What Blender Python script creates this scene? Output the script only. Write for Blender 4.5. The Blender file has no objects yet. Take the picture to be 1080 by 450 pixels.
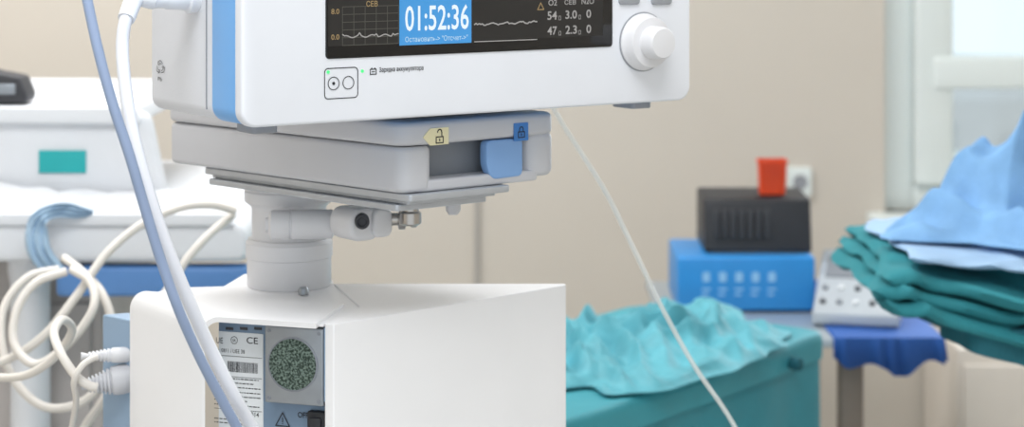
import bpy, bmesh, math, random
from mathutils import Vector, Matrix, noise
random.seed(3)
F=2100.0; H=1.45; HY=-80.0
sc=bpy.context.scene
COL=sc.collection
def W(px,py,Y): return Vector(((px-540)/F*Y, Y, H-(py-HY)/F*Y))

# ---------------------------------------------------------------- materials
def lin(h):
    h=h.lstrip('#'); c=[int(h[i:i+2],16)/255 for i in (0,2,4)]
    return [x/12.92 if x<=.04045 else ((x+.055)/1.055)**2.4 for x in c]
def mat(name,col,rough=.5,metal=0,var=.05,scale=12,bump=0,bscale=60,emit=0,sheen=0,alpha=None,sub=0):
    m=bpy.data.materials.new(name); m.use_nodes=True
    nt=m.node_tree; b=nt.nodes['Principled BSDF']; L=nt.links
    c=lin(col)
    tc=nt.nodes.new('ShaderNodeTexCoord')
    if emit:
        b.inputs['Base Color'].default_value=(0.01,0.01,0.01,1)
        b.inputs['Emission Color'].default_value=(*c,1); b.inputs['Emission Strength'].default_value=emit
        n=nt.nodes.new('ShaderNodeTexNoise'); n.inputs['Scale'].default_value=200
        L.new(tc.outputs['Object'],n.inputs['Vector'])
        r=nt.nodes.new('ShaderNodeMapRange'); r.inputs['To Min'].default_value=.3; r.inputs['To Max'].default_value=.35
        L.new(n.outputs['Fac'],r.inputs['Value']); L.new(r.outputs['Result'],b.inputs['Roughness'])
        return m
    n=nt.nodes.new('ShaderNodeTexNoise'); n.inputs['Scale'].default_value=scale; n.inputs['Detail'].default_value=4
    L.new(tc.outputs['Object'],n.inputs['Vector'])
    cr=nt.nodes.new('ShaderNodeValToRGB')
    cr.color_ramp.elements[0].position=.3; cr.color_ramp.elements[1].position=.7
    cr.color_ramp.elements[0].color=(*[x*(1-var) for x in c],1)
    cr.color_ramp.elements[1].color=(*[min(1,x*(1+var)) for x in c],1)
    L.new(n.outputs['Fac'],cr.inputs['Fac']); L.new(cr.outputs['Color'],b.inputs['Base Color'])
    b.inputs['Roughness'].default_value=rough; b.inputs['Metallic'].default_value=metal
    if sheen: b.inputs['Sheen Weight'].default_value=sheen
    if alpha is not None: b.inputs['Alpha'].default_value=alpha
    if bump:
        n2=nt.nodes.new('ShaderNodeTexNoise'); n2.inputs['Scale'].default_value=bscale; n2.inputs['Detail'].default_value=5
        L.new(tc.outputs['Object'],n2.inputs['Vector'])
        bp=nt.nodes.new('ShaderNodeBump'); bp.inputs['Strength'].default_value=bump; bp.inputs['Distance'].default_value=.005
        L.new(n2.outputs['Fac'],bp.inputs['Height']); L.new(bp.outputs['Normal'],b.inputs['Normal'])
    return m
M_white=mat('white_plastic','#e4e7ee',.38,var=.015)
M_white2=mat('white_plastic_rear','#d8dbe2',.5,var=.02,bump=.05,bscale=400)
M_cotw=mat('cot_white','#dfe2e7',.45,var=.015)
M_warm=mat('white_enamel','#ececee',.42,var=.01)
M_grey=mat('light_grey_plastic','#c5c6cb',.45,var=.02)
M_col=mat('off_white_plastic','#dbdbde',.42,var=.02)
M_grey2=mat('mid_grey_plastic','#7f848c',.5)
M_blue=mat('light_blue_trim','#72aee9',.4,var=.02)
M_latch=mat('pale_blue_latch','#82abde',.45,var=.02)
M_black=mat('black_glass','#0b0b0e',.12,var=.0)
M_dark=mat('dark_rubber','#3a3b40',.6)
M_steel=mat('brushed_steel','#b4b0ac',.28,metal=1,var=.08,scale=40)
M_steel2=mat('dull_aluminium','#9ba1a8',.42,metal=.8,var=.06,scale=40)
M_slide=mat('pale_aluminium','#b6bac0',.42,metal=.5,var=.04,scale=40)
M_tray=mat('stainless_tray','#b3bdc5',.35,metal=.5,var=.04)
M_cream=mat('cream_label','#efe6bd',.6,var=.01)
M_lblue=mat('blue_label','#3f7fc6',.5,var=.01)
M_ink=mat('printed_ink','#1d1f25',.6,var=.0)
M_whiteink=mat('pale_ink','#8fc2ea',.6,var=.0)
M_keyw=mat('white_key','#e3e6e9',.5,var=.0)
M_label=mat('paper_label','#dfe3e6',.55,var=.01)
M_panel=mat('blue_grey_metal','#768ca4',.45,metal=.25,var=.05)
M_panel2=mat('pale_blue_grey_metal','#8ea6bf',.45,metal=.15,var=.05)
M_cable=mat('white_grey_cable','#dcd7d0',.45,var=.03)
M_hosew=mat('white_hose','#dfe2ea',.35,var=.02)
M_hoseb=mat('blue_grey_hose','#8b9cba',.35,var=.03)
M_wall=mat('wall_paint','#d1c9be',.8,var=.015,scale=3,bump=.05,bscale=150)
M_seam=mat('wall_seam_strip','#b5b0aa',.6,var=.02)
M_ceil=mat('ceiling_paint','#f2f2f0',.9,var=.01)
M_floor=mat('linoleum','#c6c3be',.4,var=.06,scale=9)
M_frame=mat('window_frame_white','#e6edeb',.45,var=.01)
M_teal=mat('teal_plastic_sheet','#2d8d9c',.5,var=.06,bump=.3,bscale=18)
M_tealr=mat('teal_plastic_rim','#3c9aa8',.55,var=.06,bump=.3,bscale=18)
M_tealL=mat('light_teal_film','#58a8b6',.58,var=.16,scale=20,bump=.6,bscale=45)
M_green=mat('green_surgical_cloth','#2a828c',.85,var=.1,bump=.3,bscale=120)
M_greend=mat('dark_green_surgical_cloth','#1a5f6c',.85,var=.08,bump=.3,bscale=120)
M_bcloth=mat('blue_surgical_cloth','#7ba8d4',.85,var=.12,scale=22,bump=.6,bscale=40)
M_pcloth=mat('pale_blue_cloth','#a0bfdf',.8,var=.05,bump=.2,bscale=60)
M_dblue=mat('blue_enamel','#2c8bd2',.4,var=.05)
M_nblue=mat('blue_drape','#2a5dac',.7,var=.08,bump=.3,bscale=40)
M_blk=mat('black_case','#24262c',.5,var=.1,bump=.1)
M_brown=mat('taupe_metal','#85796f',.5,metal=.3)
M_beige=mat('beige_laminate','#d8d0c6',.5,var=.02)
M_taupe=mat('grey_taupe_panel','#b8b2af',.55,var=.03)
M_railb=mat('blue_rail_plastic','#5a8ac6',.45,var=.03)
M_tealp=mat('teal_label','#1fa9ac',.5,var=.02)
M_sheet=mat('white_bed_sheet','#dcdee3',.85,var=.03,bump=.4,bscale=40)
M_strap=mat('pale_blue_strap','#a3bed5',.8,var=.06,bump=.3,bscale=120)
M_ext=mat('exterior_facade','#c2c0be',.8,var=.08,scale=1)
M_foot=mat('grey_foot','#95989e',.6)
M_console=mat('console_grey','#b3bac1',.5,var=.03)
E_blue=mat('display_blue','#3f9be0',emit=.95)
E_dark=mat('display_dark','#1a1818',emit=.6)
E_white=mat('display_white','#e9f6ff',emit=1.0)
E_cyan=mat('display_pale','#b9dcf4',emit=.9)
E_yel=mat('display_yellow','#b59b6c',emit=.8)
E_grn=mat('display_olive','#62625a',emit=.7)
E_grey=mat('display_grey','#b4b2b0',emit=.8)
E_led=mat('green_led','#4df08a',emit=1.2)
M_red=mat('orange_red_plastic','#f2501f',.3,var=.04)
M_red.node_tree.nodes['Principled BSDF'].inputs['Transmission Weight'].default_value=.25
def foam():
    m=mat('speckled_green_foam','#6d7f76',.95,bump=1.0,bscale=700)
    nt=m.node_tree
    n=[x for x in nt.nodes if x.type=='TEX_NOISE'][0]; n.inputs['Scale'].default_value=420; n.inputs['Detail'].default_value=2
    cr=[x for x in nt.nodes if x.type=='VALTORGB'][0]
    cr.color_ramp.elements[0].color=(*lin('#33443c'),1); cr.color_ramp.elements[1].color=(*lin('#84998f'),1)
    cr.color_ramp.elements[0].position=.42; cr.color_ramp.elements[1].position=.62
    return m
M_foam=foam()
def glass():
    m=bpy.data.materials.new('window_glass'); m.use_nodes=True; nt=m.node_tree
    nt.nodes.remove(nt.nodes['Principled BSDF']); o=nt.nodes['Material Output']
    t=nt.nodes.new('ShaderNodeBsdfTransparent'); g=nt.nodes.new('ShaderNodeBsdfGlossy'); g.inputs['Roughness'].default_value=.05
    t.inputs['Color'].default_value=(.94,.98,.99,1)
    mx=nt.nodes.new('ShaderNodeMixShader'); mx.inputs[0].default_value=.04
    nt.links.new(t.outputs[0],mx.inputs[1]); nt.links.new(g.outputs[0],mx.inputs[2]); nt.links.new(mx.outputs[0],o.inputs[0])
    return m
M_glass=glass()
def tubing():
    m=bpy.data.materials.new('clear_tubing'); m.use_nodes=True; nt=m.node_tree
    b=nt.nodes['Principled BSDF']; b.inputs['Base Color'].default_value=(.85,.88,.87,1); b.inputs['Roughness'].default_value=.2
    b.inputs['Alpha'].default_value=.55
    n=nt.nodes.new('ShaderNodeTexNoise'); n.inputs['Scale'].default_value=30
    r=nt.nodes.new('ShaderNodeMapRange'); r.inputs['To Min'].default_value=.15; r.inputs['To Max'].default_value=.3
    nt.links.new(n.outputs['Fac'],r.inputs['Value']); nt.links.new(r.outputs['Result'],b.inputs['Roughness'])
    return m
M_clear=tubing()

# ---------------------------------------------------------------- mesh tools
class Fr:
    def __init__(s,o,th=0):
        s.o=Vector(o); s.th=th; s.R=Matrix.Rotation(th,3,'Z'); s.I=s.R.inverted()
    def L(s,w): return s.I@(Vector(w)-s.o)
    def hit(s,px,py,yl=0):
        d=s.I@Vector(((px-540)/F,1,-(py-HY)/F)); c=s.L((0,0,H)); t=(yl-c.y)/d.y; return c+d*t
    def hitx(s,px,py,xl=0):
        d=s.I@Vector(((px-540)/F,1,-(py-HY)/F)); c=s.L((0,0,H)); t=(xl-c.x)/d.x; return c+d*t
def root(name,fr,label,cat,**k):
    o=bpy.data.objects.new(name,None); COL.objects.link(o); o.location=fr.o; o.rotation_euler=(0,0,fr.th)
    o.empty_display_size=.05; o['label']=label; o['category']=cat
    for a,b in k.items(): o[a]=b
    return o
def fin(name,bm,m,parent=None,ang=38,label=None,cat=None,kind=None,loc=None,group=None):
    bmesh.ops.recalc_face_normals(bm,faces=bm.faces)
    me=bpy.data.meshes.new(name); bm.to_mesh(me); bm.free()
    for p in me.polygons: p.use_smooth=True
    try: me.set_sharp_from_angle(angle=math.radians(ang))
    except Exception: pass
    me.materials.append(m)
    o=bpy.data.objects.new(name,me); COL.objects.link(o)
    if parent: o.parent=parent
    if loc is not None: o.location=loc
    if label: o['label']=label
    if cat: o['category']=cat
    if kind: o['kind']=kind
    if group: o['group']=group
    return o
def bevel(bm,off,seg=3,ang=30):
    if off<=0: return
    es=[e for e in bm.edges if len(e.link_faces)==2 and e.calc_face_angle(0)>math.radians(ang)]
    if es: bmesh.ops.bevel(bm,geom=es,offset=off,segments=seg,profile=.5,affect='EDGES',clamp_overlap=True)
def merge(dst,src):
    me=bpy.data.meshes.new('tmp'); src.to_mesh(me); src.free(); dst.from_mesh(me); bpy.data.meshes.remove(me)
def a_prism(bm,pts,axis,a,b,bev=0,seg=3):
    t=bmesh.new()
    def mk(p,q):
        return (p[0],q,p[1]) if axis=='y' else ((p[0],p[1],q) if axis=='z' else (q,p[0],p[1]))
    v1=[t.verts.new(mk(p,a)) for p in pts]; v2=[t.verts.new(mk(p,b)) for p in pts]
    t.faces.new(v1); t.faces.new(v2[::-1]); n=len(pts)
    for i in range(n): t.faces.new((v1[i],v1[(i+1)%n],v2[(i+1)%n],v2[i]))
    bmesh.ops.recalc_face_normals(t,faces=t.faces)
    bevel(t,bev,seg); merge(bm,t)
def a_box(bm,x0,x1,y0,y1,z0,z1,bev=0,seg=3):
    a_prism(bm,[(x0,y0),(x1,y0),(x1,y1),(x0,y1)],'z',z0,z1,bev,seg)
def rrect(x0,x1,z0,z1,r,n=7):
    out=[]
    for cx,cz,a0 in ((x1-r,z1-r,0),(x0+r,z1-r,90),(x0+r,z0+r,180),(x1-r,z0+r,270)):
        for i in range(n+1):
            a=math.radians(a0+90*i/n); out.append((cx+r*math.cos(a),cz+r*math.sin(a)))
    return out
def rpoly(pts,r,n=6):
    out=[]; N=len(pts)
    for i in range(N):
        p=Vector(pts[i]); a=(Vector(pts[i-1])-p); b=(Vector(pts[(i+1)%N])-p)
        d=min(r,a.length*.45,b.length*.45); A=p+a.normalized()*d; B=p+b.normalized()*d
        for k in range(n+1):
            t=k/n; q=A*(1-t)**2+p*2*t*(1-t)+B*t*t; out.append((q.x,q.y))
    return out
def a_lathe(bm,prof,loc,axis=(0,0,1),seg=40,cap=True):
    axis=Vector(axis).normalized(); q=Vector((0,0,1)).rotation_difference(axis); loc=Vector(loc)
    rings=[]
    for r,z in prof:
        rings.append([bm.verts.new(loc+q@Vector((max(r,1e-5)*math.cos(2*math.pi*i/seg),max(r,1e-5)*math.sin(2*math.pi*i/seg),z))) for i in range(seg)])
    for a,b in zip(rings,rings[1:]):
        for i in range(seg): bm.faces.new((a[i],a[(i+1)%seg],b[(i+1)%seg],b[i]))
    if cap: bm.faces.new(rings[0][::-1]); bm.faces.new(rings[-1])
def crom(P,n=10):
    P=[Vector(p) for p in P]; P=[P[0]*2-P[1]]+P+[P[-1]*2-P[-2]]; out=[]
    for i in range(1,len(P)-2):
        a,b,c,d=P[i-1:i+3]
        for k in range(n):
            t=k/n
            out.append(.5*((2*b)+(c-a)*t+(2*a-5*b+4*c-d)*t*t+(3*b-a-3*c+d)*t**3))
    out.append(P[-2]); return out
def a_tube(bm,pts,r,n=10,seg=14):
    C=crom(pts,n); up=Vector((0,1,0)); prev=None; rings=[]
    for i,p in enumerate(C):
        t=(C[min(i+1,len(C)-1)]-C[max(i-1,0)]).normalized()
        if prev is None: s=t.cross(up); s=s if s.length>.1 else t.cross(Vector((1,0,0)))
        else: s=prev-t*prev.dot(t)
        s.normalize(); prev=s; u=t.cross(s)
        rr=r(i/(len(C)-1)) if callable(r) else r
        rings.append([bm.verts.new(p+(s*math.cos(2*math.pi*k/seg)+u*math.sin(2*math.pi*k/seg))*rr) for k in range(seg)])
    for a,b in zip(rings,rings[1:]):
        for i in range(seg): bm.faces.new((a[i],a[(i+1)%seg],b[(i+1)%seg],b[i]))
    bm.faces.new(rings[0][::-1]); bm.faces.new(rings[-1])
def a_text(bm,body,o,u,v,w,h,bold=0):
    """text laid flat on a surface: o = lower-left corner, u,v = axes, fitted to w x h metres"""
    cu=bpy.data.curves.new('t','FONT'); cu.body=body; cu.offset=bold; cu.resolution_u=3
    ob=bpy.data.objects.new('t',cu); COL.objects.link(ob); bpy.context.view_layer.update()
    me=bpy.data.meshes.new_from_object(ob.evaluated_get(bpy.context.evaluated_depsgraph_get()))
    bpy.data.objects.remove(ob)
    if not me.vertices: return
    xs=[q.co.x for q in me.vertices]; ys=[q.co.y for q in me.vertices]
    x0,x1,y0,y1=min(xs),max(xs),min(ys),max(ys); o=Vector(o);u=Vector(u);v=Vector(v)
    for q in me.vertices:
        q.co=o+u*((q.co.x-x0)/(x1-x0+1e-9)*w)+v*((q.co.y-y0)/(y1-y0+1e-9)*h)
    bm.from_mesh(me); bpy.data.meshes.remove(me)
def a_quad(bm,x0,x1,z0,z1,y):
    bm.faces.new([bm.verts.new(c) for c in ((x0,y,z0),(x1,y,z0),(x1,y,z1),(x0,y,z1))])
def a_line(bm,pts,wd,y):
    for (x0,z0),(x1,z1) in zip(pts,pts[1:]):
        d=Vector((x1-x0,z1-z0)); 
        if d.length<1e-7: continue
        n=Vector((-d.y,d.x)).normalized()*wd/2; e=d.normalized()*wd*.3
        bm.faces.new([bm.verts.new((a,y,b)) for a,b in ((x0-n.x-e.x,z0-n.y-e.y),(x1-n.x+e.x,z1-n.y+e.y),(x1+n.x+e.x,z1+n.y+e.y),(x0+n.x-e.x,z0+n.y-e.y))])
def a_ring(bm,cx,cz,r,wd,y,seg=28):
    a_line(bm,[(cx+r*math.cos(2*math.pi*i/seg),cz+r*math.sin(2*math.pi*i/seg)) for i in range(seg+1)],wd,y)
def B(name,parent,m,x0,x1,y0,y1,z0,z1,bev=.003,**k):
    bm=bmesh.new(); a_box(bm,x0,x1,y0,y1,z0,z1,bev); return fin(name,bm,m,parent,**k)
def castors(parent,x0,x1,y0,y1,r=.04):
    for x in (x0,x1):
        for y in (y0,y1):
            bm=bmesh.new(); a_lathe(bm,[(r*.6,-.014),(r*.92,-.012),(r,-.006),(r,.006),(r*.92,.012),(r*.6,.014)],(x,y,r),(1,0,0),24)
            a_box(bm,x-.02,x-.016,y-.015,y+.015,r*.8,r*2.3,.001); a_box(bm,x+.016,x+.02,y-.015,y+.015,r*.8,r*2.3,.001)
            a_box(bm,x-.02,x+.02,y-.018,y+.018,r*2.2,r*2.5,.002)
            fin('castor',bm,M_dark,parent)

# ---------------------------------------------------------------- room
XL,XR,YB,YF,ZC=-2.3,2.5,4.5,-1.2,2.9
def S(name,bm,m): return fin(name,bm,m,kind='structure')
bm=bmesh.new(); a_box(bm,XL-.2,XR+.2,YF,YB+.25,-.15,0); S('floor',bm,M_floor)
bm=bmesh.new(); a_box(bm,XL-.2,XR+.2,YF,YB+.25,ZC,ZC+.15); S('ceiling',bm,M_ceil)
bm=bmesh.new(); a_box(bm,XL-.2,XL,YF,YB+.25,0,ZC); S('wall_left',bm,M_wall)
bm=bmesh.new(); a_box(bm,XR,XR+.2,YF,YB+.25,0,ZC); S('wall_right',bm,M_wall)
WX0,WX1,WZ0,WZ1=.842,2.15,.80,2.45
bm=bmesh.new()
a_box(bm,XL,WX0,YB,YB+.25,0,ZC); a_box(bm,WX1,XR,YB,YB+.25,0,ZC)
a_box(bm,WX0,WX1,YB,YB+.25,0,WZ0); a_box(bm,WX0,WX1,YB,YB+.25,WZ1,ZC); S('wall_back',bm,M_wall)
# window
wf=Fr((WX0,YB,WZ0)); w=bpy.data.objects.new('window_1',None); COL.objects.link(w); w.location=wf.o; w['kind']='structure'
ww,wh=WX1-WX0,WZ1-WZ0
def zw(py,Y=4.50): return H-(py-HY)*Y/F-WZ0
bm=bmesh.new()
a_box(bm,0,.07,.03,.12,0,wh,.006); a_box(bm,ww-.07,ww,.03,.12,0,wh,.006); a_box(bm,.07,ww-.07,.03,.12,0,.06,.006); a_box(bm,.07,ww-.07,.03,.12,wh-.07,wh,.006)
a_box(bm,ww*.52-.035,ww*.52+.035,.03,.12,.06,wh-.07,.006)
fin('frame',bm,M_frame,w)
for (sx0,sx1) in ((.07,ww*.52-.035),(ww*.52+.035,ww-.07)):
    bm=bmesh.new(); zt0,zt1=zw(94),zw(60)
    a_box(bm,sx0,sx0+.085,-.004,.09,.06,wh-.07,.008); a_box(bm,sx1-.085,sx1,-.004,.09,.06,wh-.07,.008)
    a_box(bm,sx0+.085,sx1-.085,-.004,.09,.06,.13,.008); a_box(bm,sx0+.085,sx1-.085,-.004,.09,wh-.15,wh-.07,.008)
    a_box(bm,sx0+.04,sx1-.04,-.012,.09,zt0,zt1,.008)
    fin('sash',bm,M_frame,w)
    bm=bmesh.new(); a_box(bm,sx0+.08,sx1-.08,.05,.056,.12,wh-.14); fin('pane',bm,M_glass,w)
bm=bmesh.new(); a_box(bm,-.04,ww+.04,-.12,.03,-.04,0,.006); fin('sill',bm,M_frame,w)
bm=bmesh.new(); a_box(bm,-.086,-.074,4.490,4.5,0,ZC,.002); fin('trim_1',bm,M_seam,kind='structure')
bm=bmesh.new(); a_box(bm,XL,XR,4.485,4.5,0,.09,.004); fin('baseboard_back',bm,M_frame,kind='structure')
# outside building
bm=bmesh.new(); a_box(bm,3.1,9,15,18,-8,.12,.02)
for i in range(6):
    a_box(bm,3.7+i*.9,4.1+i*.9,14.93,15.02,-.7,-.15,.01)
fin('building',bm,M_ext,label='pale grey neighbouring building seen through window glass',cat='building')

# ---------------------------------------------------------------- patient monitor
TH=math.radians(34.46)
ZT=1.246
MF=Fr((-.2606,1.9,ZT),TH); mon=root('patient_monitor',MF,'white medical monitor with blue side trim and lit timer display','medical monitor')
z0=.0094; MW=.552; MH=.42; MD=.212
bm=bmesh.new()
sx0=MF.hit(340,60).x; sx1=MF.hit(642,48).x; sz0=MF.hit(340,62).z; sz1=sz0+.27
a_prism(bm,rrect(0,MW,z0,MH,.016),'y',-.006,.010,.003)
fin('front_bezel',bm,M_white,mon)
bm=bmesh.new(); a_prism(bm,rrect(.0012,MW-.0012,z0+.001,MH-.001,.016),'y',.0105,.0615,.002); fin('blue_trim_band',bm,M_blue,mon,label='light blue plastic trim band')
bm=bmesh.new(); a_prism(bm,rrect(.003,MW-.003,z0+.002,MH-.003,.014),'y',.062,MD,.008,4)
fin('rear_housing',bm,M_white2,mon)
bm=bmesh.new(); a_box(bm,.0018,.0035,.075,.0762,z0+.012,MH-.02,.0003)
fin('side_seam',bm,M_foot,mon)
for (px,py) in ((276,140),(672,113)):
    p=MF.hit(px,py,.03); bm=bmesh.new(); a_prism(bm,rrect(p.x-.014,p.x+.014,.02,.06,.006),'z',0,z0+.002,.0015); fin('rubber_foot',bm,M_foot,mon)
for x in (.11,MW-.13):
    bm=bmesh.new(); a_prism(bm,rrect(x-.014,x+.014,.15,.19,.006),'z',0,z0+.003,.0015); fin('rubber_foot',bm,M_foot,mon)
# screen
YS=-.0075
bm=bmesh.new(); a_prism(bm,rrect(sx0,sx1,sz0,sz1,.004),'y',-.0072,-.004,.0008,2); scr=fin('screen',bm,M_black,mon,label='black glass display surround')
def X(px): return MF.hit(px,0,YS).x
def Z(px,py): return MF.hit(px,py,YS).z
UX=Vector((1,0,0)); UZ=Vector((0,0,1))
bm=bmesh.new(); a_quad(bm,X(346),X(636),Z(346,49),sz1-.012,YS); fin('display_panel',bm,E_dark,scr,label='dark lit display area')
def dt(bm,s,px0,px1,py,h,y=-.0082,b=0):
    a_text(bm,s,(X(px0),y,Z(px0,py)),UX,UZ,X(px1)-X(px0),h,b)
pm=Z(421,30)-Z(421,31)
bm=bmesh.new(); a_quad(bm,X(421),X(497),Z(421,48),sz1-.04,-.0079); fin('timer_panel',bm,E_blue,scr,label='bright blue countdown panel')
bm=bmesh.new(); dt(bm,'01:52:36',427,494,33,pm*27,b=.012); fin('timer_digits',bm,E_white,scr,label='pale digits reading 01:52:36')
bm=bmesh.new(); dt(bm,'Остановить-> "Отсчет->"',427,493,44.5,pm*5.8,b=.01); fin('timer_caption',bm,E_cyan,scr)
# chart
bm=bmesh.new(); zc0=Z(361,48)
zc1=zc0+pm*40
for i in range(6):
    x=X(361)+(X(420)-X(361))*i/5; a_line(bm,[(x,zc0),(x,zc1)],.0006,-.0079)
for i in range(6):
    z=zc0+(zc1-zc0)*i/5; a_line(bm,[(X(361),z),(X(420),z)],.0006,-.0079)
fin('chart_grid',bm,E_grn,scr)
bm=bmesh.new(); a_line(bm,[(X(361)+(X(420)-X(361))*i/30,zc0+pm*(9+1.2*math.sin(i*.9)+(2.5 if i%9==0 else 0))) for i in range(31)],.0011,-.0081)
fin('chart_trace',bm,E_grey,scr)
bm=bmesh.new()
a_line(bm,[(X(500)+(X(566)-X(500))*i/40,Z(500,26)+(Z(566,23)-Z(500,26))*i/40+pm*(.9*math.sin(i*.7)+noise.noise(Vector((i*.7,0,0)))*2)) for i in range(41)],.0013,-.0081)
fin('waveform_trace',bm,E_grey,scr)
bm=bmesh.new(); dt(bm,'СЕВ',386,398,7,pm*6,b=.01); fin('chart_title',bm,E_yel,scr)
bm=bmesh.new(); dt(bm,'8.0',349,357.5,15,pm*5.5,b=.01); dt(bm,'0.0',349,357.5,42,pm*5.5,b=.01); fin('chart_scale',bm,E_yel,scr)
bm=bmesh.new(); tx,tz=X(570),Z(570,7); a_line(bm,[(tx-.004,tz-.003),(tx+.004,tz-.003),(tx,tz+.004),(tx-.004,tz-.003)],.0009,-.0081)
fin('warning_symbol',bm,E_yel,scr)
bm=bmesh.new()
dt(bm,'O2',578,587,6,pm*6.5,b=.01); dt(bm,'СЕВ',595,607,5,pm*5.5,b=.01); dt(bm,'N2O',613,626,4.5,pm*6.5,b=.01)
for (s,px,px1,py) in (('54',577,587,21),('3.0',596,608,20),('0',618,623,19),('47',577,587,37),('2.3',596,608,36),('0',618,623,35)):
    dt(bm,s,px,px1,py,pm*9.5,b=.015)
for (px,py) in ((589,21),(610,20),(589,37),(610,36)):
    x=X(px); z=Z(px,py); a_line(bm,[(x,z),(x+.0025,z),(x+.0025,z+.004),(x,z+.004),(x,z)],.0005,-.0081)
a_line(bm,[(X(500),Z(500,44)),(X(566),Z(566,41.5))],.0009,-.0081)
fin('readout_text',bm,E_grey,scr,label='grey gas concentration readings')
# lower controls
bx0,bx1=MF.hit(339,86).x,MF.hit(374,86).x; bz0,bz1=MF.hit(339,104).z,MF.hit(339,72).z
bm=bmesh.new()
P=rrect(bx0,bx1,bz0,bz1,.004); a_line(bm,P+[P[0]],.0009,-.0064)
cx1=MF.hit(348.5,86).x; cx2=MF.hit(364,86).x; cz=(bz0+bz1)/2
a_ring(bm,cx1,cz,.0062,.0008,-.0066); a_ring(bm,cx2,cz,.0062,.0008,-.0066)
a_ring(bm,cx1,cz,.0010,.0012,-.0066,10)
bxx=MF.hit(387,76).x; bzz=MF.hit(387,78).z
a_line(bm,[(bxx,bzz),(bxx+.007,bzz),(bxx+.007,bzz+.005),(bxx,bzz+.005),(bxx,bzz)],.0009,-.0064); a_quad(bm,bxx+.001,bxx+.0025,bzz+.005,bzz+.0065,-.0064); a_quad(bm,bxx+.0045,bxx+.006,bzz+.005,bzz+.0065,-.0064)
a_quad(bm,bxx+.0015,bxx+.0055,bzz+.0021,bzz+.0029,-.0064)
a_text(bm,'Зарядка аккумулятора',(MF.hit(396.5,75).x,-.0064,MF.hit(397,77).z),UX,UZ,MF.hit(443,75).x-MF.hit(396.5,75).x,.0062,.012)
fin('button_marking',bm,M_ink,mon,label='printed dark grey button outline and battery caption')
for (px,py) in ((346,76),(382,75)):
    q=MF.hit(px,py,-.006); bm=bmesh.new(); a_lathe(bm,[(.0018,0),(.0016,.0008),(.0006,.0012)],(q.x,-.0058,q.z),(0,-1,0),16); fin('indicator_light',bm,E_led,mon,label='small green indicator light')
# knob
k=MF.hit(678,44,-.006); bm=bmesh.new()
a_lathe(bm,[(.031,0),(.031,.003),(.0285,.006),(.028,.014),(.0265,.017),(.018,.018),(.0175,.034),(.0155,.037),(.004,.038)],(k.x,-.0055,k.z),(0,-1,0),56)
fin('rotary_knob',bm,M_col,mon,label='light grey rotary control knob')
bm=bmesh.new(); a_lathe(bm,[(.0325,0),(.0325,.0012),(.031,.0016)],(k.x,-.0055,k.z),(0,-1,0),56); fin('knob_ring',bm,M_foot,mon)
for px in (663,697):
    q=MF.hit(px,0,-.006); bm=bmesh.new(); a_prism(bm,rrect(q.x-.014,q.x+.014,q.z-.005,q.z+.009,.004),'y',-.0085,-.005,.001); fin('menu_button',bm,M_foot,mon)
# recycle mark on side
q=MF.hitx(170,71,.003); bm=bmesh.new()
def side(bm,pts,wd):
    t=bmesh.new(); a_line(t,pts,wd,0)
    for v in t.verts: v.co=Vector((.0020,q.y-v.co.x,q.z+v.co.z))
    merge(bm,t)
for kk in range(3):
    a0=math.radians(90+120*kk); pt=lambda r,a:(r*1.15*math.cos(a),r*.78*math.sin(a))
    side(bm,[pt(.007,a0-.75),pt(.009,a0-.15),pt(.009,a0+.2),pt(.007,a0+.7)],.0007)
    side(bm,[pt(.0045,a0-.6),pt(.0055,a0-.1),pt(.0055,a0+.2),pt(.0045,a0+.6)],.0007)
    side(bm,[pt(.0035,a0+.5),pt(.006,a0+.95),pt(.0095,a0+.5)],.0007)
a_text(bm,'Pb',(.0020,q.y+.006,q.z-.014),(0,-1,0),(0,0,1),.010,.004)
fin('recycling_mark',bm,M_ink,mon)
# port where the hose plugs in
q=MF.hitx(206,2,.003); bm=bmesh.new()
a_lathe(bm,[(.015,-.004),(.015,.008),(.012,.010),(.011,.03),(.0095,.032),(.0095,.045),(.006,.047)],(0.002,q.y,q.z+.004),(-1,0,0),28)
fin('hose_port',bm,M_white,mon)
port=MF.R@Vector((-.046,q.y,q.z+.004))+MF.o

# ---------------------------------------------------------------- hoses
def hose(name,pts,r,m,label,cat='hose'):
    bm=bmesh.new(); P=[Vector(p) for p in pts]; o=P[-1].copy(); a_tube(bm,[p-o for p in P],r); return fin(name,bm,m,None,label=label,cat=cat,loc=o)
pw=[port+Vector((.004,.0,0)),port+Vector((-.012,-.008,.001))]+[W(*a) for a in ((133,20,1.93),(129,48,1.92),(132,90,1.90),(140,140,1.88),(156,200,1.87),(174,255,1.87),(198,315,1.88),(222,368,1.895),(246,416,1.905),(266,452,1.92),(304,530,1.94),(336,640,1.96),(352,780,2.00))]
bm=bmesh.new(); o=pw[-1].copy()
a_tube(bm,[p-o for p in pw],.0064)
wh_=fin('hose',bm,M_hosew,None,label='white sampling hose plugged into side of monitor',cat='hose',loc=o)
bm=bmesh.new(); P=[p-o for p in pw[:4]]; a_tube(bm,P[:3],lambda t:.0105-.002*t); fin('hose_connector',bm,M_white,wh_)
hose('hose',[W(*a) for a in ((70,-120,1.87),(82,-50,1.86),(92,0,1.85),(104,55,1.84),(119,110,1.835),(137,165,1.835),(153,220,1.84),(169,272,1.845),(188,325,1.85),(211,377,1.865),(236,425,1.88),(252,455,1.89),(286,530,1.91),(314,640,1.93),(324,780,1.97))],.0050,M_hoseb,'blue-grey flexible hose hanging beside the monitor')
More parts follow.
